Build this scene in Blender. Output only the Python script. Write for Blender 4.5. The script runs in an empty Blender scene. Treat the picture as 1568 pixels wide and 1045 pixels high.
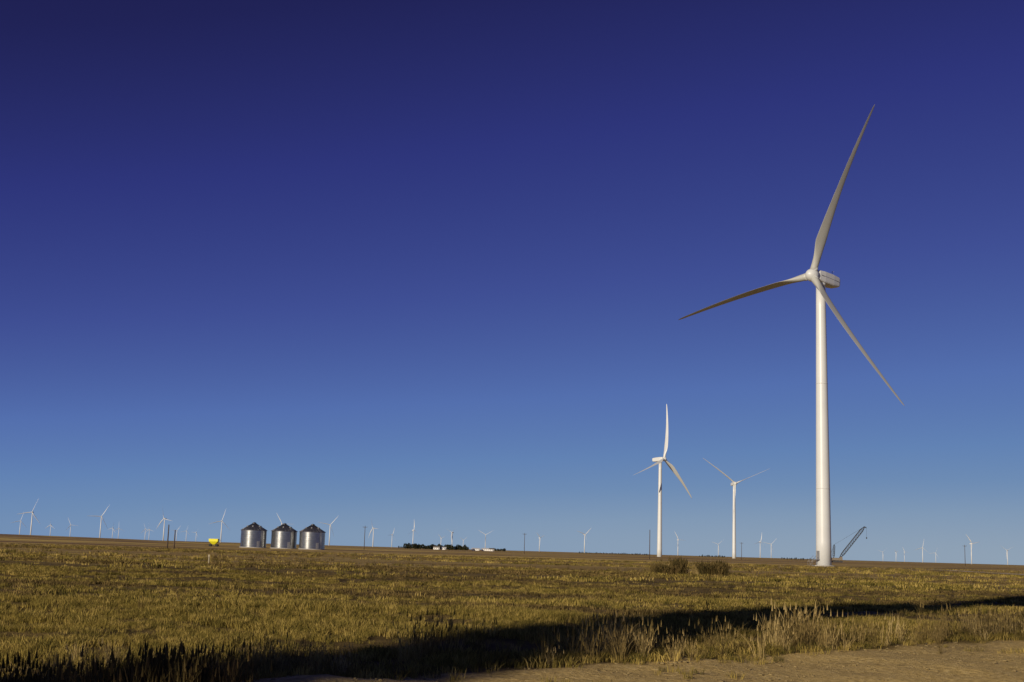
import bpy, math, numpy as np
from mathutils import Vector, Matrix
rng = np.random.default_rng(7)
scene = bpy.context.scene
D2R = math.radians
SUN_AZ, SUN_EL = 35.0, 15.0     # sun stands behind-left of the viewer

# ------------------------------------------------------------------ helpers
def vnoise(x, y, seed=0):
    x = np.asarray(x, float); y = np.asarray(y, float)
    xi = np.floor(x).astype(np.int64); yi = np.floor(y).astype(np.int64)
    xf = x-xi; yf = y-yi
    def h(a, b):
        n = (a*374761393 + b*668265263 + seed*1442695041) & 0x7fffffff
        n = ((n ^ (n >> 13))*1274126177) & 0x7fffffff
        return ((n ^ (n >> 16)) & 0xffff)/65535.0
    u = xf*xf*(3-2*xf); v = yf*yf*(3-2*yf)
    return (h(xi,yi)*(1-u)+h(xi+1,yi)*u)*(1-v)+(h(xi,yi+1)*(1-u)+h(xi+1,yi+1)*u)*v
def sstep(a, b, x):
    t = np.clip((np.asarray(x, float)-a)/(b-a), 0, 1); return t*t*(3-2*t)

def ground_z(x, y):
    x = np.asarray(x, float); y = np.asarray(y, float)
    base = np.interp(y, [-50, 0, 12, 22, 28, 34, 40, 46, 52, 57, 66, 76, 95, 140, 1e5],
                        [-.4, -.4, -.4, -.42, -.2, .03, .12, .12, -.02, -.13, .04, .26, .22, 0, 0])
    n = (vnoise(x*.35, y*.35, 1)-.5)*.14 + (vnoise(x*1.3, y*1.3, 2)-.5)*.06
    near = 1-sstep(70, 140, np.hypot(x, y))
    far = (vnoise(x/70, y/70, 5)-.5)*.5*sstep(120, 260, y)*(1-sstep(900, 1500, y))
    ridge = 2.8*np.exp(-((y-760)/210)**2)*sstep(-90, -300, x)
    rise = 1.0*np.exp(-((y-620)/160)**2)*sstep(120, 260, x)*(1-sstep(380, 520, x))
    mound = .26*np.exp(-(((x+2.6)/1.2)**2+((y-19.8)/1.0)**2))
    return base + n*near + far*1.0 + ridge + rise*.6 + mound

def new_mat(name):
    m = bpy.data.materials.new(name); m.use_nodes = True
    nt = m.node_tree
    b = nt.nodes.get('Principled BSDF')
    return m, nt, b
def L(nt, a, b): nt.links.new(a, b)
def noise_node(nt, scale, detail=4, vec=None, rough=.55):
    n = nt.nodes.new('ShaderNodeTexNoise'); n.inputs['Scale'].default_value = scale
    n.inputs['Detail'].default_value = detail; n.inputs['Roughness'].default_value = rough
    if vec is not None: L(nt, vec, n.inputs['Vector'])
    return n
def ramp(nt, fac, stops):
    r = nt.nodes.new('ShaderNodeValToRGB')
    e = r.color_ramp.elements
    while len(e) < len(stops): e.new(.5)
    for i, (p, c) in enumerate(stops):
        e[i].position = p; e[i].color = (*c, 1) if len(c) == 3 else c
    L(nt, fac, r.inputs[0]); return r
def simple_mat(name, c1, c2, scale=3, rough=.6, metal=0, bump=0, spec=.4):
    m, nt, b = new_mat(name)
    tc = nt.nodes.new('ShaderNodeTexCoord')
    n = noise_node(nt, scale, 5, tc.outputs['Object'])
    r = ramp(nt, n.outputs['Fac'], [(.3, c1), (.7, c2)])
    L(nt, r.outputs[0], b.inputs['Base Color'])
    b.inputs['Roughness'].default_value = rough; b.inputs['Metallic'].default_value = metal
    b.inputs['Specular IOR Level'].default_value = spec
    if bump:
        bp = nt.nodes.new('ShaderNodeBump'); bp.inputs['Strength'].default_value = bump
        L(nt, n.outputs['Fac'], bp.inputs['Height']); L(nt, bp.outputs[0], b.inputs['Normal'])
    return m

class MB:
    def __init__(s): s.v=[]; s.f=[]; s.m=[]; s.s=[]
    def face(s, idx, mat=0, smooth=False): s.f.append(tuple(idx)); s.m.append(mat); s.s.append(smooth)
    def loft(s, rings, mat=0, smooth=True, cap0=True, cap1=True):
        n = len(rings[0]); base = len(s.v)
        for r in rings: s.v += [tuple(p) for p in r]
        for i in range(len(rings)-1):
            for j in range(n):
                a = base+i*n+j; b = base+i*n+(j+1)%n
                s.face((a, b, b+n, a+n), mat, smooth)
        if cap0: s.face([base+j for j in range(n)][::-1], mat)
        if cap1: s.face([base+(len(rings)-1)*n+j for j in range(n)], mat)
    def tube(s, p0, p1, r0, r1=None, n=8, mat=0, smooth=True):
        r1 = r0 if r1 is None else r1
        p0 = Vector(p0); p1 = Vector(p1); d = (p1-p0).normalized()
        a = d.orthogonal().normalized(); b = d.cross(a)
        s.loft([[p+ (a*math.cos(t*2*math.pi/n)+b*math.sin(t*2*math.pi/n))*r for t in range(n)] for p, r in ((p0, r0), (p1, r1))], mat, smooth)
    def box(s, c, size, mat=0, ax=None, taper=1.0):
        c = Vector(c); ax = ax or (Vector((1,0,0)), Vector((0,1,0)), Vector((0,0,1)))
        hx, hy, hz = [q/2 for q in size]
        rings = []
        for k, t in ((-hz, 1), (hz, taper)):
            rings.append([c+ax[0]*(sx*hx*t)+ax[1]*(sy*hy*t)+ax[2]*k for sx, sy in ((-1,-1),(1,-1),(1,1),(-1,1))])
        s.loft(rings, mat, False)
    def obj(s, name, mats, parent=None, loc=None):
        me = bpy.data.meshes.new(name); me.from_pydata(s.v, [], s.f)
        for m in mats: me.materials.append(m)
        me.polygons.foreach_set('material_index', s.m); me.polygons.foreach_set('use_smooth', s.s)
        me.update()
        o = bpy.data.objects.new(name, me); scene.collection.objects.link(o)
        if parent: o.parent = parent
        if loc: o.location = loc
        return o
def empty(name, loc):
    e = bpy.data.objects.new(name, None); scene.collection.objects.link(e); e.location = loc
    e.empty_display_size = .5; return e

# ------------------------------------------------------------------ world + sun
w = bpy.data.worlds.new("World"); scene.world = w; w.use_nodes = True
nt = w.node_tree; bg = nt.nodes['Background']
sky = nt.nodes.new('ShaderNodeTexSky'); sky.sky_type = 'NISHITA'; sky.sun_disc = False
sky.sun_elevation = D2R(SUN_EL); sky.sun_rotation = D2R(180+SUN_AZ)
sky.air_density = 1.0; sky.dust_density = .3; sky.ozone_density = 3.0; sky.altitude = 1200
# polarised-filter tone grade of the physical sky: brightness in -> deep saturated blue out
sc = nt.nodes.new('ShaderNodeSeparateColor'); L(nt, sky.outputs[0], sc.inputs[0])
mu = nt.nodes.new('ShaderNodeMath'); mu.operation = 'MULTIPLY'; L(nt, sc.outputs[0], mu.inputs[0]); mu.inputs[1].default_value = .1
rp = ramp(nt, mu.outputs[0], [(.07,(.012,.0125,.068)),(.089,(.0145,.0165,.092)),(.127,(.027,.036,.195)),(.195,(.050,.078,.295)),(.305,(.088,.160,.42)),
                              (.43,(.122,.225,.455)),(.53,(.155,.262,.455)),(.65,(.215,.315,.46)),(1.0,(.36,.42,.46))])
vm = nt.nodes.new('ShaderNodeVectorMath'); vm.operation = 'SCALE'; L(nt, rp.outputs[0], vm.inputs[0]); vm.inputs['Scale'].default_value = 10
L(nt, vm.outputs[0], bg.inputs[0]); bg.inputs[1].default_value = .1

sl = bpy.data.lights.new('sun', 'SUN'); sl.energy = 4.6; sl.angle = D2R(.53); sl.color = (1, .87, .68)
so = bpy.data.objects.new('sun', sl); scene.collection.objects.link(so)
sd = Vector((-math.sin(D2R(SUN_AZ))*math.cos(D2R(SUN_EL)), -math.cos(D2R(SUN_AZ))*math.cos(D2R(SUN_EL)), math.sin(D2R(SUN_EL))))
so.rotation_euler = sd.to_track_quat('Z', 'Y').to_euler(); so.location = (-60, -60, 60)

# ------------------------------------------------------------------ camera
cam = bpy.data.cameras.new('camera'); co = bpy.data.objects.new('camera', cam); scene.collection.objects.link(co)
cam.sensor_width = 36; cam.lens = 44.8; cam.clip_start = .1; cam.clip_end = 60000
p, r = D2R(9.33), D2R(1.64)
F = Vector((0, math.cos(p), math.sin(p))); R0 = Vector((1,0,0)); U0 = Vector((0,-math.sin(p), math.cos(p)))
Rr = R0*math.cos(r)+U0*math.sin(r); Ur = -R0*math.sin(r)+U0*math.cos(r)
mw = Matrix((Rr, Ur, -F)).transposed().to_4x4(); mw.translation = (0, 0, 1.75)
co.matrix_world = mw; scene.camera = co

# ------------------------------------------------------------------ ground
def axis(lo, hi, step, far, g=1.12):
    c = list(np.arange(lo, hi, step)); out = c[:]
    d = step; x = c[-1]
    while x < far: d *= g; x += d; out.append(x)
    d = step; x = c[0]
    while x > -min(far, 20000): d *= g; x -= d; out.insert(0, x)
    return np.array(out)
xs = axis(-30, 45, .3, 22000, 1.08); ys = axis(10, 75, .25, 30000, 1.06)
ys = ys[ys > -600]
X, Y = np.meshgrid(xs, ys); Z = ground_z(X, Y)
# clods and wheel-worn unevenness on the bare shoulder
Qm = -.54*(X-.35)+.84*(Y-23.4)
Z = Z + (vnoise(X*2.2, Y*2.2, 41)-.5)*.07*(1-sstep(-.5, .5, Qm))*(np.hypot(X, Y) < 80)
nx, ny = len(xs), len(ys)
me = bpy.data.meshes.new('ground')
idx = np.arange(nx*ny).reshape(ny, nx)
faces = np.stack([idx[:-1,:-1], idx[:-1,1:], idx[1:,1:], idx[1:,:-1]], -1).reshape(-1, 4)
me.from_pydata(np.stack([X, Y, Z], -1).reshape(-1, 3).tolist(), [], faces.tolist())
me.polygons.foreach_set('use_smooth', [True]*len(me.polygons)); me.update()
ground = bpy.data.objects.new('ground', me); scene.collection.objects.link(ground)

m, nt, b = new_mat('field_soil')
geo = nt.nodes.new('ShaderNodeNewGeometry'); pos = geo.outputs['Position']
sep = nt.nodes.new('ShaderNodeSeparateXYZ'); L(nt, pos, sep.inputs[0])
def math_n(op, a, b_=None, c=None):
    n = nt.nodes.new('ShaderNodeMath'); n.operation = op
    for i, v in enumerate((a, b_, c)):
        if v is None: continue
        if isinstance(v, (int, float)): n.inputs[i].default_value = v
        else: L(nt, v, n.inputs[i])
    return n.outputs[0]
def maprange(v, a, b_):
    n = nt.nodes.new('ShaderNodeMapRange'); n.interpolation_type = 'SMOOTHSTEP'
    L(nt, v, n.inputs[0]); n.inputs[1].default_value = a; n.inputs[2].default_value = b_
    return n.outputs[0]
def mix(fac, a, b_):
    n = nt.nodes.new('ShaderNodeMix'); n.data_type = 'RGBA'
    L(nt, fac, n.inputs[0]); L(nt, a, n.inputs[6]); L(nt, b_, n.inputs[7]); return n.outputs[2]
def mapping(sx, sy, rot=0):
    n = nt.nodes.new('ShaderNodeMapping'); n.inputs['Scale'].default_value = (sx, sy, 1)
    n.inputs['Rotation'].default_value = (0, 0, D2R(rot)); L(nt, pos, n.inputs[0]); return n.outputs[0]
nA = noise_node(nt, 1, 6, mapping(.9, .9)); nB = noise_node(nt, 1, 5, mapping(.02, .16, 4))
nC = noise_node(nt, 1, 5, mapping(.004, .022, -3)); nD = noise_node(nt, 9, 6, pos); nE = noise_node(nt, 1, 3, mapping(.08, .08))
near_c = ramp(nt, nA.outputs[0], [(.35, (.075, .052, .018)), (.65, (.20, .14, .045))]).outputs[0]
far_a = ramp(nt, nB.outputs[0], [(.34, (.17, .11, .042)), (.5, (.33, .225, .08)), (.64, (.54, .40, .12))]).outputs[0]
far_b = ramp(nt, nC.outputs[0], [(.36, (.20, .125, .06)), (.5, (.34, .23, .09)), (.60, (.60, .44, .13))]).outputs[0]
dirt = ramp(nt, nD.outputs[0], [(.3, (.36, .25, .085)), (.55, (.54, .39, .15)), (.75, (.66, .51, .23))]).outputs[0]
qx = math_n('MULTIPLY', math_n('SUBTRACT', sep.outputs[0], .35), -.54)
q = math_n('MULTIPLY_ADD', math_n('SUBTRACT', sep.outputs[1], 23.7), .84, qx)
q = math_n('ADD', q, math_n('MULTIPLY', math_n('SUBTRACT', nE.outputs[0], .5), 3.0))
q = math_n('ADD', q, math_n('MULTIPLY', math_n('SUBTRACT', nA.outputs[0], .5), 2.2))
yy = math_n('ADD', sep.outputs[1], math_n('MULTIPLY', nB.outputs[0], 18))
col = mix(maprange(yy, 80, 105), near_c, far_a)
col = mix(maprange(yy, 250, 420), col, far_b)
col = mix(maprange(q, .3, -.4), col, dirt)
L(nt, col, b.inputs['Base Color']); b.inputs['Roughness'].default_value = .95; b.inputs['Specular IOR Level'].default_value = .1
bp = nt.nodes.new('ShaderNodeBump'); bp.inputs['Strength'].default_value = .9; bp.inputs['Distance'].default_value = .09
nG = noise_node(nt, 5, 9, pos, .7)
L(nt, nG.outputs[0], bp.inputs['Height']); L(nt, bp.outputs[0], b.inputs['Normal'])
me.materials.append(m)

# ------------------------------------------------------------------ grass
def grass_mat(name, cols, trans=.25):
    m, nt, b = new_mat(name)
    oi = nt.nodes.new('ShaderNodeObjectInfo')
    rp = ramp(nt, oi.outputs['Random'], cols)
    out = nt.nodes['Material Output']
    df = nt.nodes.new('ShaderNodeBsdfDiffuse'); tr = nt.nodes.new('ShaderNodeBsdfTranslucent'); mx = nt.nodes.new('ShaderNodeMixShader')
    L(nt, rp.outputs[0], df.inputs[0]); L(nt, rp.outputs[0], tr.inputs[0]); mx.inputs[0].default_value = trans
    L(nt, df.outputs[0], mx.inputs[1]); L(nt, tr.outputs[0], mx.inputs[2]); L(nt, mx.outputs[0], out.inputs[0])
    nt.nodes.remove(b); return m
gm_short = grass_mat('stubble_grass', [(0, (.09, .078, .022)), (.35, (.19, .15, .037)), (.7, (.32, .24, .06)), (1, (.48, .355, .11))])
gm_brown = grass_mat('brown_stubble', [(0, (.07, .052, .022)), (.5, (.15, .108, .04)), (1, (.27, .19, .07))])
gm_tall = grass_mat('dry_weeds', [(0, (.09, .07, .028)), (.4, (.23, .165, .06)), (.75, (.38, .28, .11)), (1, (.50, .38, .17))])
gm_dark = grass_mat('dark_weeds', [(0, (.06, .05, .02)), (.5, (.12, .09, .033)), (1, (.20, .14, .055))])

def tuft(name, n, h, hv, spread, width, lean, mat, seed_heads=False, rs=0):
    g = np.random.default_rng(rs); v=[]; f=[]
    for i in range(n):
        a = g.uniform(0, 2*math.pi); rr = spread*math.sqrt(g.uniform()); bx, by = rr*math.cos(a), rr*math.sin(a)
        hh = h*(1+g.uniform(-hv, hv)); la = a+g.normal()*.8; ll = lean*hh*abs(g.normal()*.6+.5)
        face = g.uniform(0, math.pi); wx, wy = math.cos(face)*width/2, math.sin(face)*width/2
        k = len(v); segs = [(0,0,1),(.5,.3,.8),(.8,.68,.5)]
        for t, bl, wd in segs:
            cx = bx+math.cos(la)*ll*bl; cy = by+math.sin(la)*ll*bl
            v += [(cx-wx*wd, cy-wy*wd, hh*t-.03*(t==0)), (cx+wx*wd, cy+wy*wd, hh*t-.03*(t==0))]
        v.append((bx+math.cos(la)*ll, by+math.sin(la)*ll, hh*.98))
        f += [(k,k+1,k+3,k+2), (k+2,k+3,k+5,k+4), (k+4,k+5,k+6)]
        if seed_heads and g.uniform() < .35:
            c = Vector(v[-1]); s_ = width*1.5; k = len(v)
            v += [tuple(c+Vector((-s_,0,-.10))), tuple(c+Vector((s_,0,-.10))), tuple(c+Vector((0,0,.06))),
                  tuple(c+Vector((0,-s_,-.10))), tuple(c+Vector((0,s_,-.10)))]
            f += [(k,k+1,k+2), (k+3,k+4,k+2)]
    me = bpy.data.meshes.new(name); me.from_pydata(v, [], f); me.materials.append(mat); me.update()
    return bpy.data.objects.new(name, me)
def coll(name, objs):
    c = bpy.data.collections.new(name)
    for o in objs: c.objects.link(o)
    return c
cN = coll('tuft_near', [tuft(f'tuft_near_{i}', 20, .09, .5, .10, .009, .8, gm_short, False, i) for i in range(5)])
cM = coll('tuft_mid', [tuft(f'tuft_mid_{i}', 16, .09, .4, .14, .018, .8, gm_short, False, 10+i) for i in range(5)])
cMb = coll('tuft_mid_brown', [tuft(f'tuft_mid_brown_{i}', 16, .08, .4, .14, .018, .8, gm_brown, False, 50+i) for i in range(4)])
cFb = coll('tuft_far_brown', [tuft(f'tuft_far_brown_{i}', 16, .12, .4, .35, .045, .8, gm_brown, False, 60+i) for i in range(4)])
cF = coll('tuft_far', [tuft(f'tuft_far_{i}', 16, .13, .4, .35, .045, .8, gm_short, False, 20+i) for i in range(4)])
cT = coll('tuft_tall', [tuft(f'tuft_tall_{i}', 30, .55, .45, .13, .009, .55, gm_tall, True, 30+i) for i in range(6)])
cD = coll('tuft_dark', [tuft(f'tuft_dark_{i}', 26, .5, .4, .12, .013, .4, gm_dark, True, 40+i) for i in range(4)])

def scatter(name, x, y, scl, collection, zs=None):
    n = len(x); z = ground_z(x, y)
    me = bpy.data.meshes.new(name); me.vertices.add(n)
    me.vertices.foreach_set('co', np.stack([x, y, z], -1).astype(np.float32).ravel())
    rot = np.stack([rng.normal(0,.08,n), rng.normal(0,.08,n), rng.uniform(0,6.28,n)], -1).astype(np.float32)
    zs = scl if zs is None else zs
    sc = np.stack([scl, scl, zs], -1).astype(np.float32)
    me.attributes.new('rot','FLOAT_VECTOR','POINT').data.foreach_set('vector', rot.ravel())
    me.attributes.new('scl','FLOAT_VECTOR','POINT').data.foreach_set('vector', sc.ravel())
    me.attributes.new('pick','INT','POINT').data.foreach_set('value', rng.integers(0, 60, n).astype(np.int32))
    me.update()
    o = bpy.data.objects.new(name, me); scene.collection.objects.link(o)
    ng = bpy.data.node_groups.new(name+'_scatter', 'GeometryNodeTree')
    ng.interface.new_socket('Geometry', in_out='INPUT', socket_type='NodeSocketGeometry')
    ng.interface.new_socket('Geometry', in_out='OUTPUT', socket_type='NodeSocketGeometry')
    gi = ng.nodes.new('NodeGroupInput'); go = ng.nodes.new('NodeGroupOutput')
    ci = ng.nodes.new('GeometryNodeCollectionInfo'); ci.inputs['Collection'].default_value = collection
    ci.inputs['Separate Children'].default_value = True; ci.inputs['Reset Children'].default_value = True
    ip = ng.nodes.new('GeometryNodeInstanceOnPoints'); ip.inputs['Pick Instance'].default_value = True
    def attr(nm, ty):
        a = ng.nodes.new('GeometryNodeInputNamedAttribute'); a.data_type = ty; a.inputs[0].default_value = nm; return a.outputs[0]
    ng.links.new(gi.outputs[0], ip.inputs['Points']); ng.links.new(ci.outputs[0], ip.inputs['Instance'])
    ng.links.new(attr('pick','INT'), ip.inputs['Instance Index']); ng.links.new(attr('rot','FLOAT_VECTOR'), ip.inputs['Rotation'])
    ng.links.new(attr('scl','FLOAT_VECTOR'), ip.inputs['Scale']); ng.links.new(ip.outputs[0], go.inputs[0])
    o.modifiers.new('scatter', 'NODES').node_group = ng
    return o
def wedge(n, y0, y1, half=.46, pad=4):
    # area-uniform points over the visible sector, a bit wider on both sides
    y = np.sqrt(rng.uniform(y0**2, y1**2, n)); x = rng.uniform(-1, 1, n)*(half*y+pad); return x, y
def roadq(x, y):
    return -.54*(x-.35)+.84*(y-23.6) + (vnoise(x*.25, y*.25, 9)-.5)*2.0
def two_tone(x, y, s, ca, cb, fx, fy):
    k = (vnoise(x*fx, y*fy, 101)*.6+vnoise(x*fx*4, y*fy*3, 102)*.4+rng.normal(0, .07, len(x))) > .53
    scatter('grass', x[~k], y[~k], s[~k], ca); scatter('grass', x[k], y[k], s[k]*.9, cb)
# short stubble field
x, y = wedge(46000, 15, 36); q = roadq(x, y)
d = .10+.9*sstep(.3, .68, vnoise(x*.5, y*.9, 3)*.5+.5*vnoise(x*1.6, y*2.2, 33))
k = (q > rng.normal(0, .35, len(q))) & (rng.uniform(size=len(q)) < d); x, y = x[k], y[k]
s = (.5+1.1*vnoise(x*.6, y*1.2, 4))*rng.uniform(.6, 1.4, len(x)); scatter('grass', x, y, s, cN)
x, y = wedge(60000, 35, 72); d = sstep(.38, .68, vnoise(x*.18, y*.5, 3)*.45+vnoise(x*.8, y*1.2, 8)*.55)*.95+.05
k = rng.uniform(size=len(x)) < d; x, y = x[k], y[k]
s = (.4+1.1*vnoise(x*.4, y*.8, 4))*rng.uniform(.6, 1.4, len(x)); two_tone(x, y, s, cM, cMb, .12, .22)
x, y = wedge(40000, 70, 135); d = sstep(.40, .7, vnoise(x*.08, y*.22, 3)*.55+.45*vnoise(x*.4, y*.6, 18))*.95+.05
d *= 1-.9*sstep(82, 112, y+(vnoise(x*.03, y*.03, 55)-.5)*30); k = rng.uniform(size=len(x)) < d; x, y = x[k], y[k]
s = (.5+.9*vnoise(x*.2, y*.5, 4))*rng.uniform(.7, 1.3, len(x)); two_tone(x, y, s, cF, cFb, .05, .12)
x, y = wedge(16000, 120, 330, .46, 8); d = sstep(.45, .75, vnoise(x*.03, y*.12, 6)); k = rng.uniform(size=len(x)) < d; x, y = x[k], y[k]
s = rng.uniform(.7, 2.2, len(x)); two_tone(x, y, s, cF, cFb, .01, .05)
# verge of tall dry weeds beside the dirt shoulder
x, y = wedge(14000, 15, 48, .46, 6); q = roadq(x, y); qm = np.interp(x, [-4, 3, 8, 13], [3.4, 3.2, 2.2, 1.6])
d = sstep(-.5, .4, q)*(1-sstep(qm*.5, qm, q))*sstep(.36, .60, vnoise(x*.6, y*.6, 12))
k = rng.uniform(size=len(x)) < d; x, y = x[k], y[k]
s = rng.uniform(.45, 1.15, len(x))*np.interp(x, [-4, -1, 3, 11], [.62, 1, 1, .72])*(.65+.7*vnoise(x*.8, y*.8, 71)); scatter('tall_grass', x, y, s, cT)
# scattered weeds in the field
x, y = wedge(4200, 26, 125); d = sstep(.68, .82, vnoise(x*.35, y*.35, 15)); k = rng.uniform(size=len(x)) < d; x, y = x[k], y[k]
s = rng.uniform(.3, .7, len(x)); scatter('tall_grass', x, y, s, cD)
# dark weeds lower left
n = 420; x = rng.uniform(-9.5, -3.6, n); y = rng.uniform(16.4, 18.9, n); k = vnoise(x*1.1, y*1.1, 17) > .48; x, y = x[k], y[k]
scatter('tall_grass', x, y, rng.uniform(.4, 1.15, len(x)), cD)
# two blocks of standing weeds
for cx, cy in ((12.9, 103), (17.9, 113)):
    n = 110; x = cx+rng.normal(0, .6, n); y = cy+rng.uniform(-2, 2, n); s = rng.uniform(.6, 1.4, n)
    scatter('weed_patch', x, y, s*.9, cT, s)
    n = 300; x = cx+rng.uniform(-1.1, 1.1, n); y = cy+rng.uniform(-2.4, 1.6, n); s = (.7+1.1*vnoise(x*2.2, y*.5, 61))*rng.uniform(.8,1.2,n)
    scatter('weed_patch', x, y, s, cD)
# stones on the shoulder
def stone(i):
    g = np.random.default_rng(i); mb = MB(); rings = []
    for t in (-.5, 0, .45, .8):
        rr = math.sqrt(max(0,1-t*t)); rings.append([(rr*math.cos(a)*g.uniform(.8,1.2), rr*math.sin(a)*g.uniform(.8,1.2), t*.6) for a in np.linspace(0, 5.4, 7)])
    mb.loft(rings, 0, False); o = mb.obj('s', [stone_m]); scene.collection.objects.unlink(o); o.name = f'stone_{i}'; return o
stone_m = simple_mat('stone', (.16,.115,.045), (.28,.21,.09), 2, .9)
cS = coll('stones', [stone(i) for i in range(4)])
x, y = wedge(16000, 14, 36); q = roadq(x, y); k = (q < .4) & (vnoise(x*.8, y*.8, 77) > .35); x, y = x[k], y[k]
scatter('gravel', x, y, np.minimum(rng.exponential(.012, len(x))+.006, .045), cS)
# sparse litter tufts on the dirt
x, y = wedge(4000, 15, 34); q = roadq(x, y); k = (q < .2) & (vnoise(x*.7, y*.7, 91) > .52+.1*np.abs(q)); x, y = x[k], y[k]
scatter('grass', x, y, rng.uniform(.4, 1.3, len(x)), cN)

# ------------------------------------------------------------------ turbines
white = simple_mat('turbine_white_paint', (.54,.55,.545), (.59,.60,.59), .15, .38, spec=.5)
blade_m = simple_mat('blade_gelcoat', (.36,.36,.33), (.42,.42,.39), .1, .45, spec=.4)
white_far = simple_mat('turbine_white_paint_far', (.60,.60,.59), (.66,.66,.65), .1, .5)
steel = simple_mat('galvanised_steel_trim', (.28,.28,.28), (.4,.4,.4), 2, .5, .6)
dark = simple_mat('dark_paint', (.03,.03,.03), (.06,.055,.05), 2, .6)
conc = simple_mat('concrete', (.32,.30,.27), (.45,.43,.39), 2, .9)

def blade(mb, c, span, n, tang, Rr, pitch, nsec=14, npt=12, mat=0, bow=1.3, wscale=1.0):
    rs = np.concatenate([[0.02, .045, .07], np.linspace(.10, .985, nsec-4), [1.0]])
    rings = []
    for t in rs:
        rad = t*Rr
        ch = np.interp(t, [0,.05,.09,.19,.3,.5,.75,.93,.985,1], [2.0,2.0,2.3,4.0,3.5,2.5,1.6,.95,.6,.12])*Rr/50*wscale
        th = np.interp(t, [0,.05,.09,.19,.3,.5,.75,1], [2.0,2.0,1.8,1.15,.8,.45,.25,.06])*Rr/50*wscale
        tw = pitch - D2R(np.interp(t, [0,.19,.5,1], [14,12,4,0]))
        blend = sstep(.05, .19, t)
        cd = n*math.cos(tw)+tang*math.sin(tw); td = cd.cross(span)
        o = c+span*rad + n*(bow*math.sin(math.pi*min(1,t))*Rr/50) + cd*(ch*.16*blend)
        ring = []
        for j in range(npt):
            a = 2*math.pi*j/npt; u = math.cos(a); v = math.sin(a)
            v *= (1-blend)+blend*(.62-.38*u)
            ring.append(o+cd*(u*ch/2)+td*(v*th/2))
        rings.append(ring)
    mb.loft(rings, mat)

def rotor_axes(psi, tilt=5):
    ps = D2R(psi); h = Vector((math.cos(ps), math.sin(ps), 0)); n0 = Vector((math.sin(ps), -math.cos(ps), 0))
    tl = D2R(tilt); n = n0*math.cos(tl)+Vector((0,0,1))*math.sin(tl); up = Vector((0,0,1))*math.cos(tl)-n0*math.sin(tl)
    return h, n0, n, up

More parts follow.
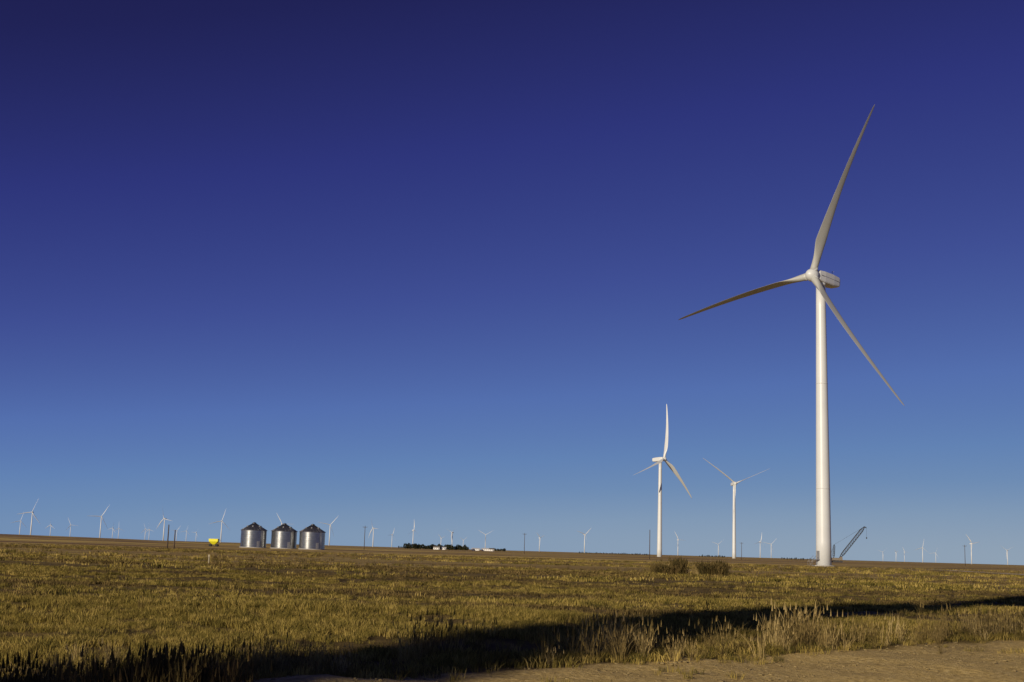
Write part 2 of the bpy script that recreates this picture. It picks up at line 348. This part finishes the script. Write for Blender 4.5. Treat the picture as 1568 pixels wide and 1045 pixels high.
def turbine(x, y, psi, a0, H=80, Rr=50, lod=0, pitch=0, z=None, wscale=1.0, tr=(2.1, 1.3)):
    gz = float(ground_z(x, y)) if z is None else z
    h, n0, n, up = rotor_axes(psi); mats = [white if lod < 2 else white_far, dark, steel, conc]
    root = empty('wind_turbine', (x, y, gz)) if lod < 2 else None
    seg = {0:64, 1:24, 2:8}[lod]
    def ring(r, zz, s=seg): return [(r*math.cos(2*math.pi*k/s), r*math.sin(2*math.pi*k/s), zz) for k in range(s)]
    T = MB(); zt = H-1.9; rr = lambda zz: tr[0]+(tr[1]-tr[0])*zz/zt
    if lod == 2:
        k = wscale; T.loft([ring(rr(0)*k, -1), ring(rr(zt)*k, zt)])
    else:
        T.loft([ring(rr(zt*i/12), -1 if i == 0 else zt*i/12) for i in range(13)])
        for zz in (21, 50): T.loft([ring(rr(zz)+.035, zz-.10), ring(rr(zz)+.035, zz+.10)])
    hubc = n0*4.0+Vector((0,0,H))+Vector((0,0,.25))
    N = T if lod == 2 else MB(); B = T if lod == 2 else MB()
    # nacelle: rounded box tapering to the tail
    secs = [(3.0, 1.15, 1.2, 0), (2.2, 1.6, 1.55, 0), (0, 1.8, 1.75, .0), (-4.0, 1.8, 1.75, .05), (-6.6, 1.65, 1.5, .12), (-7.2, 1.45, 1.25, .15)]
    rings = []
    for d, hw, hh, dz in secs:
        c = Vector((0,0,H+.1+dz))+n*d; ring_ = []
        npt = 20 if lod < 2 else 8
        for j in range(npt):
            a = 2*math.pi*(j+.5)/npt; ca, sa = math.cos(a), math.sin(a); e = .32
            ring_.append(c+h*(hw*math.copysign(abs(ca)**e, ca))+up*(hh*math.copysign(abs(sa)**e, sa)))
        rings.append(ring_)
    N.loft(rings, 0, lod == 2)
    # spinner
    S = T if lod == 2 else MB(); rings = []
    for d, rad in ((-1.35,1.55),(-1.2,1.75),(0,1.85),(.9,1.6),(1.6,1.05),(1.95,.45),(2.02,.1)):
        rings.append([hubc+n*d+(h*math.cos(2*math.pi*j/16)+up*math.sin(2*math.pi*j/16))*rad for j in range(16)])
    S.loft(rings)
    for kx in range(3):
        a = D2R(a0+120*kx); span = h*math.sin(a)+up*math.cos(a); tang = h*math.cos(a)-up*math.sin(a)
        if lod < 2: S.tube(hubc+span*1.2, hubc+span*2.4, 1.12, 1.05, 20)
        blade(B, hubc, span, n, tang, Rr, D2R(pitch), (60, 20, 9)[lod], (40, 14, 6)[lod], 0, wscale=wscale)
    if lod == 2:
        return T.obj('wind_turbine', mats, None, (x, y, gz))
    N.tube(Vector((0,0,H+1.8))-n*5.6, Vector((0,0,H+3.3))-n*5.6, .05, n=6, mat=2)
    N.tube(Vector((0,0,H+3.2))-n*5.6-h*.5, Vector((0,0,H+3.2))-n*5.6+h*.5, .05, n=6, mat=2)
    N.loft([[Vector((1.42*math.cos(2*math.pi*k/32), 1.42*math.sin(2*math.pi*k/32), zz)) for k in range(32)] for zz in (zt-.4, H-1.2)], 0)
    if lod == 0:
        N.box(Vector((0,0,H+.2))-n*2.0+h*1.8, (.06, 8.0, .10), 2, (h, n, up))   # shell seam
        dv = Vector((-.86, -.5, 0)).normalized(); sv = Vector((-dv.y, dv.x, 0)); U = Vector((0,0,1)); ax = (dv, sv, U)
        T.box(dv*2.09+U*3.0, (.12, 1.0, 2.3), 2, ax)
        T.box(dv*2.75+U*1.75, (1.3, 1.4, .12), 2, ax)
        for i in range(7): T.box(dv*(3.5+i*.28)+U*(1.62-i*.25), (.26, 1.1, .05), 2, ax)
        for sg in (-.6, .6):
            T.tube(dv*3.3+sv*sg+U*2.8, dv*5.3+sv*sg+U*1.1, .035, n=6, mat=2)
            for i in range(4): T.tube(dv*(3.3+i*.66)+sv*sg+U*(1.7-i*.57), dv*(3.3+i*.66)+sv*sg+U*(2.8-i*.57), .03, n=6, mat=2)
        T.loft([ring(3.2, -.5, 32), ring(3.2, .25, 32), ring(2.9, .32, 32)], 3, False)
    T.obj('tower', mats, root); N.obj('nacelle', mats, root); S.obj('hub', mats, root); B.obj('blades', [blade_m if lod == 0 else white], root)
    return root

turbine(86.4, 351, -50, 22, lod=0, pitch=7)
turbine(126, 1060, 48, 10, Rr=48, lod=1, wscale=1.15)
turbine(245.6, 1390, 10, 66, Rr=45, lod=1, pitch=12)
# the turbine standing behind the viewer whose tower shadow crosses the field
turbine(-88.5, -100, 55, 0, lod=1, tr=(2.0, 2.65))
far_t = [(-1533,4160),(-2485,6590),(-2940,8320),(-2670,7900),(-1448,4600),(-2838,9300),(-2795,9300),(-2603,9300),(-2652,9580),
 (-1235,4650),(-2556,10000),(-2480,10000),(-2716,11300),(-1068,4830),(-890,5100),(-688,5020),(-575,5570),(-737,8320),(-423,5850),
 (-500,9880),(-265,6320),(-377,11300),(-111,6870),(197,7640),(346,5700),(884,6640),(1398,8500),(1276,6480),(1547,7530),
 (3300,11300),(3535,11700),(3254,10540),(2270,7030),(3510,10540),(1858,5150),(2795,7190)]
angs = {0:(0,20),4:(20,30),9:(-35,-20),13:(10,15),14:(20,-30),15:(20,40),22:(0,60)}
for i, (x, y) in enumerate(far_t):
    ps, a0 = angs.get(i, (rng.uniform(-55, 55), rng.uniform(0, 120)))
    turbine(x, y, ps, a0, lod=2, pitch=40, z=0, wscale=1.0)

# ------------------------------------------------------------------ grain bins
m, nt, b = new_mat('galvanised_corrugated_steel'); galv = m
tc = nt.nodes.new('ShaderNodeTexCoord')
n = noise_node(nt, .8, 4, tc.outputs['Object']); rp = ramp(nt, n.outputs[0], [(.3,(.28,.29,.30)),(.7,(.40,.40,.40))])
L(nt, rp.outputs[0], b.inputs['Base Color']); b.inputs['Metallic'].default_value = .93; b.inputs['Roughness'].default_value = .27
roofm = simple_mat('bin_roof_steel', (.11,.11,.12), (.18,.18,.19), 1, .45, .8)
def grain_bin(x, y, Rb=5.1, wall=6.9, rise=2.8):
    gz = float(ground_z(x, y)); root = empty('grain_bin', (x, y, gz)); A = MB()
    def ring(r, zz, s=48): return [(r*math.cos(2*math.pi*k/s), r*math.sin(2*math.pi*k/s), zz) for k in range(s)]
    prof = []
    for i in range(70):     # corrugated wall sheet
        zz = .2+(wall-.2)*i/69; prof.append(ring(Rb+(.012 if i % 2 else -.012), zz))
    A.loft(prof, 0, True)
    for i in range(1, 8): A.loft([ring(Rb+.03, wall*i/8-.03), ring(Rb+.03, wall*i/8+.03)])
    A.obj('wall', [galv], root)
    B = MB(); B.loft([ring(Rb+.22, wall-.12), ring(Rb+.22, wall+.02), ring(.75, wall+rise-.1)], 0, False)
    B.loft([ring(.75, wall+rise-.15, 20), ring(.78, wall+rise+.25, 20), ring(.1, wall+rise+.5, 20)])
    for k in range(24):
        a = 2*math.pi*k/24; B.tube(((Rb+.2)*math.cos(a), (Rb+.2)*math.sin(a), wall+.06), (.8*math.cos(a), .8*math.sin(a), wall+rise-.05), .06, n=4)
    for k in range(6):
        a = 2*math.pi*(k+.5)/6; B.box((Rb*.55*math.cos(a), Rb*.55*math.sin(a), wall+rise*.5+.25), (.5,.5,.5))
    B.obj('roof', [roofm], root)
    C = MB(); C.loft([ring(Rb+.35, -.6), ring(Rb+.35, .22)], 0, False); C.obj('foundation', [conc], root)
    E = MB(); d = Vector((.55, -.83, 0)).normalized(); s_ = Vector((.83, .55, 0)); ax = (s_, d, Vector((0,0,1)))
    E.box(d*(Rb+.04)+Vector((0,0,1.5)), (1.0, .16, 2.2), 0, ax)
    for j in (-.25, .25): E.tube(d*(Rb+.25)+s_*(1.4+j)+Vector((0,0,.4)), d*(Rb+.25)+s_*(1.4+j)+Vector((0,0,wall+.3)), .04, n=5)
    for i in range(18): E.tube(d*(Rb+.25)+s_*1.15+Vector((0,0,.6+i*.36)), d*(Rb+.25)+s_*1.65+Vector((0,0,.6+i*.36)), .025, n=4)
    E.obj('door_and_ladder', [steel], root)
for x, y in ((-101.8, 520), (-89.9, 522), (-78.2, 520)): grain_bin(x, y)

# yellow grain wagon
yel = simple_mat('yellow_paint', (.72,.66,.02), (.8,.74,.03), 1, .45); rub = simple_mat('rubber', (.02,.02,.02), (.035,.035,.035), 4, .9)
root = empty('grain_wagon', (-117.2, 518, float(ground_z(-117.2, 518)))); A = MB()
def rect(hx, hy, z): return [(-hx,-hy,z),(hx,-hy,z),(hx,hy,z),(-hx,hy,z)]
A.loft([rect(.5,.5,.8), rect(1.8,1.4,2.0), rect(1.8,1.4,3.0)], 0, False, True, False); A.loft([rect(1.72,1.32,2.7), rect(1.72,1.32,2.72)], 0, False)
A.loft([rect(1.86,1.46,2.92), rect(1.86,1.46,3.04)], 0, False)
A.obj('hopper', [yel], root); W = MB()
for sx in (-1.3, 1.3):
    W.tube((sx,-1.1,.5),(sx,1.1,.5), .07, n=6, mat=1)
    for sy in (-1.1, 1.1): W.tube((sx,sy-.16,.5),(sx,sy+.16,.5), .5, n=18)
W.box((0,0,.72), (3.2,.7,.15), 1); W.tube((-1.5,0,.65),(-3.4,0,.4), .06, n=6, mat=1)
W.obj('running_gear', [rub, dark], root)

# ------------------------------------------------------------------ crane
root = empty('crawler_crane', (205, 800, 0)); A = MB()
for sy in (-2.2, 2.2):
    A.loft([[(-3.2,sy-.45,.5),(-2.7,sy-.45,0),(2.7,sy-.45,0),(3.2,sy-.45,.5),(2.8,sy-.45,1.1),(-2.8,sy-.45,1.1)],[(-3.2,sy+.45,.5),(-2.7,sy+.45,0),(2.7,sy+.45,0),(3.2,sy+.45,.5),(2.8,sy+.45,1.1),(-2.8,sy+.45,1.1)]], 0, False)
A.box((0,0,1.1), (2.4,4,.5)); A.box((-.8,0,2.2), (6.2,3,1.5), 1); A.box((-4.3,0,2.3), (1.3,4,1.7), 0); A.box((2.4,-1.2,2.6), (1.6,1.1,2.0), 1, taper=.85)
A.obj('body', [dark, simple_mat('crane_paint', (.16,.13,.10),(.22,.18,.13),1,.5)], root)
def lattice(mb, p0, p1, wdt, n, r=.09):
    p0, p1 = Vector(p0), Vector(p1); d = (p1-p0).normalized(); a = Vector((0,1,0)); b_ = d.cross(a)
    def cor(t, k):
        f = min(1, t*6, (1-t)*8+.15); f = max(f, .2); sx, sy = ((-1,-1),(1,-1),(1,1),(-1,1))[k]
        return p0+(p1-p0)*t+a*(sx*wdt/2*f)+b_*(sy*wdt/2*f)
    for i in range(n):
        t0, t1 = i/n, (i+1)/n
        for k in range(4):
            mb.tube(cor(t0,k), cor(t1,k), r*1.5, n=4); mb.tube(cor(t0,k), cor(t1,(k+1)%4), r, n=4); mb.tube(cor(t1,k), cor(t1,(k+1)%4), r*.8, n=4)
A = MB(); lattice(A, (1.2,0,2.2), (17.5,0,22.5), 1.7, 16, .10); lattice(A, (-2.0,0,2.8), (-1.5,0,11.0), 1.0, 7, .07)
A.tube((-1.5,0,11), (17.5,0,22.5), .06, n=4); A.tube((-1.5,0,11), (-4.4,0,3), .08, n=4)
A.tube((17.5,0,22.5), (18.6,0,21.8), .3, n=8); A.tube((18.7,0,21.9), (18.7,0,16), .05, n=4); A.box((18.7,0,15.6), (.6,.4,1.0))
A.obj('boom', [dark], root)

# ------------------------------------------------------------------ poles
wood = simple_mat('weathered_wood', (.05,.035,.025), (.10,.07,.05), 4, .9)
def pole(x, y, hgt, arm=True):
    A = MB(); A.tube((0,0,-.5),(0,0,hgt), .17, .12, 10)
    if arm:
        A.box((0,0,hgt-.5), (2.2,.12,.14))
        for s_ in (-.95,.95): A.tube((s_,0,hgt-.43),(s_,0,hgt-.2), .05, n=6)
        A.tube((0,0,hgt),(0,0,hgt+.22), .05, n=6)
        A.tube((-.6,.0,hgt-.5),(0,0,hgt-1.1), .03, n=4); A.tube((.6,.0,hgt-.5),(0,0,hgt-1.1), .03, n=4)
    A.obj('utility_pole', [wood], None, (x, y, float(ground_z(x, y))))
pole(-78.6, 300, 5.6, False); pole(-79.6, 310, 4.5, False)
pole(-65.9, 600, 10.9); pole(9.9, 700, 11.2); pole(53.4, 480, 10.9, False); pole(146, 800, 10.8); pole(249, 700, 11); 
A = MB(); A.tube((0,0,-.2),(0,0,.6), .04, .04, 8); A.box((0,-.06,.52), (.10,.02,.14)); A.obj('marker_post', [simple_mat('post_paint',(.35,.30,.2),(.42,.36,.25),3,.7)], None, (-20.4, 89, float(ground_z(-20.4, 89))))

# ------------------------------------------------------------------ tree rows & farm
m, nt, b = new_mat('tree_foliage'); geo = nt.nodes.new('ShaderNodeNewGeometry'); rp = ramp(nt, geo.outputs['Random Per Island'], [(0,(.012,.015,.008)),(.6,(.03,.034,.015)),(1,(.06,.055,.025))])
L(nt, rp.outputs[0], b.inputs['Base Color']); b.inputs['Roughness'].default_value = .8; leafm = m; b.inputs['Specular IOR Level'].default_value = .1
def tree_row(x0, y0, x1, y1, n, hmin, hmax, name='tree_row', leaves=150):
    g = np.random.default_rng(int(abs(x0))+n); T = MB()
    for i in range(n):
        t = (i+g.uniform(-.3,.3))/max(1,n-1); cx = x0+(x1-x0)*t; cy = y0+(y1-y0)*t+g.uniform(-8,8); H = g.uniform(hmin, hmax); cw = H*g.uniform(.35,.5)
        T.tube((cx,cy,-.3),(cx,cy,H*.55), H*.03, H*.015, 6, 0)
        for q in range(3):
            a = g.uniform(0,6.28); T.tube((cx,cy,H*.3),(cx+math.cos(a)*cw*.6,cy+math.sin(a)*cw*.6,H*.65), H*.012, H*.005, 4, 0)
        for q in range(leaves):
            d = g.normal(size=3); d /= np.linalg.norm(d); rr = g.uniform(.3,1)**.5
            c = Vector((cx+d[0]*cw*rr, cy+d[1]*cw*rr, H*.5+d[2]*H*.5*rr)); s_ = H*.09*g.uniform(.6,1.4)
            e1 = Vector(g.normal(size=3)).normalized()*s_; e2 = e1.orthogonal().normalized()*s_
            k = len(T.v); T.v += [tuple(c-e1), tuple(c+e2), tuple(c+e1), tuple(c-e2)]; T.face((k,k+1,k+2,k+3), 1)
    return T.obj(name, [wood, leafm])
tree_row(-148, 1900, -56, 1900, 38, 5, 8.5)
tree_row(-20, 1950, -2, 1950, 8, 3, 5)
tree_row(130, 2300, 262, 2350, 46, 2, 3.6, 'hedgerow', 70)
tree_row(345, 2300, 390, 2300, 16, 2.5, 4.5, 'hedgerow', 70)
tree_row(415, 1950, 478, 1850, 30, 2, 3.6, 'hedgerow', 70)
tree_row(-175, 2100, -160, 2100, 5, 3, 5, 'hedgerow', 70)
wallm = simple_mat('white_siding', (.68,.67,.64), (.76,.75,.72), .5, .6); shm = simple_mat('shingles', (.10,.09,.08),(.16,.14,.12), 1, .9)
metroof = simple_mat('pale_metal_roof', (.5,.5,.5),(.6,.6,.6), 1, .45)
def house(name, x, y, wx, wy, hw, rise, roof):
    root = empty(name, (x, y, 0)); A = MB()
    hx, hy = wx/2, wy/2
    A.box((0,0,hw/2-.2), (wx, wy, hw+.4)); k = len(A.v)
    A.v += [(-hx,-hy,hw),(-hx,hy,hw),(-hx,0,hw+rise),(hx,-hy,hw),(hx,hy,hw),(hx,0,hw+rise)]; A.face((k,k+2,k+1)); A.face((k+3,k+4,k+5)); A.obj('walls', [wallm], root)
    B = MB(); o = .4
    for sg in (-1, 1):
        B.loft([[(-hx-o,sg*(hy+o),hw-.15),(hx+o,sg*(hy+o),hw-.15),(hx+o,0,hw+rise+.05),(-hx-o,0,hw+rise+.05)],[(-hx-o,sg*(hy+o),hw+.0),(hx+o,sg*(hy+o),hw+.0),(hx+o,0,hw+rise+.2),(-hx-o,0,hw+rise+.2)]], 0, False)
    B.obj('roof', [roof], root); C = MB()
    for i in range(int(wx//3)): C.box((-hx+1.8+i*3, -hy-.02, hw*.55), (1.0,.08,1.1))
    C.box((hx-.9,-hy-.03,1.05), (.95,.1,2.1)); C.obj('windows_and_door', [dark], root)
house('farmhouse', -100, 1860, 9, 8, 3.0, 2.0, shm); house('farm_shed', -90, 1865, 7, 8, 2.6, 1.2, metroof)
house('farm_shed', -45, 1920, 12, 9, 2.6, 1.2, metroof); house('farm_shed', -29, 1930, 15, 9, 2.8, 1.3, metroof); house('farmhouse', -21, 1900, 7, 7, 2.6, 1.5, shm)

# access road to the turbine
rm = simple_mat('gravel_road', (.36,.28,.17), (.5,.4,.26), .8, .95)
pts = [(60,-40),(72,40),(84,120),(93,230),(99,300),(97,340),(92,349)]
A = MB(); P = [Vector((a,b_,0)) for a,b_ in pts]; dense = []
for i in range(len(P)-1):
    for k in range(24): dense.append(P[i].lerp(P[i+1], k/24))
for i in range(len(dense)-1):
    d = (dense[i+1]-dense[i]).normalized(); nn = Vector((d.y,-d.x,0))
    for s_ in (-3,-1,1,3): q = dense[i]+nn*s_; A.v.append((q.x, q.y, float(ground_z(q.x,q.y))+.06))
    if i:
        k = len(A.v)-8
        for j in range(3): A.face((k+j,k+j+1,k+5+j,k+4+j), 0, True)
A.obj('gravel_road', [rm])
scene.view_settings.view_transform = 'Standard'; scene.view_settings.look = 'None'; scene.view_settings.exposure = 0
print('DONE')
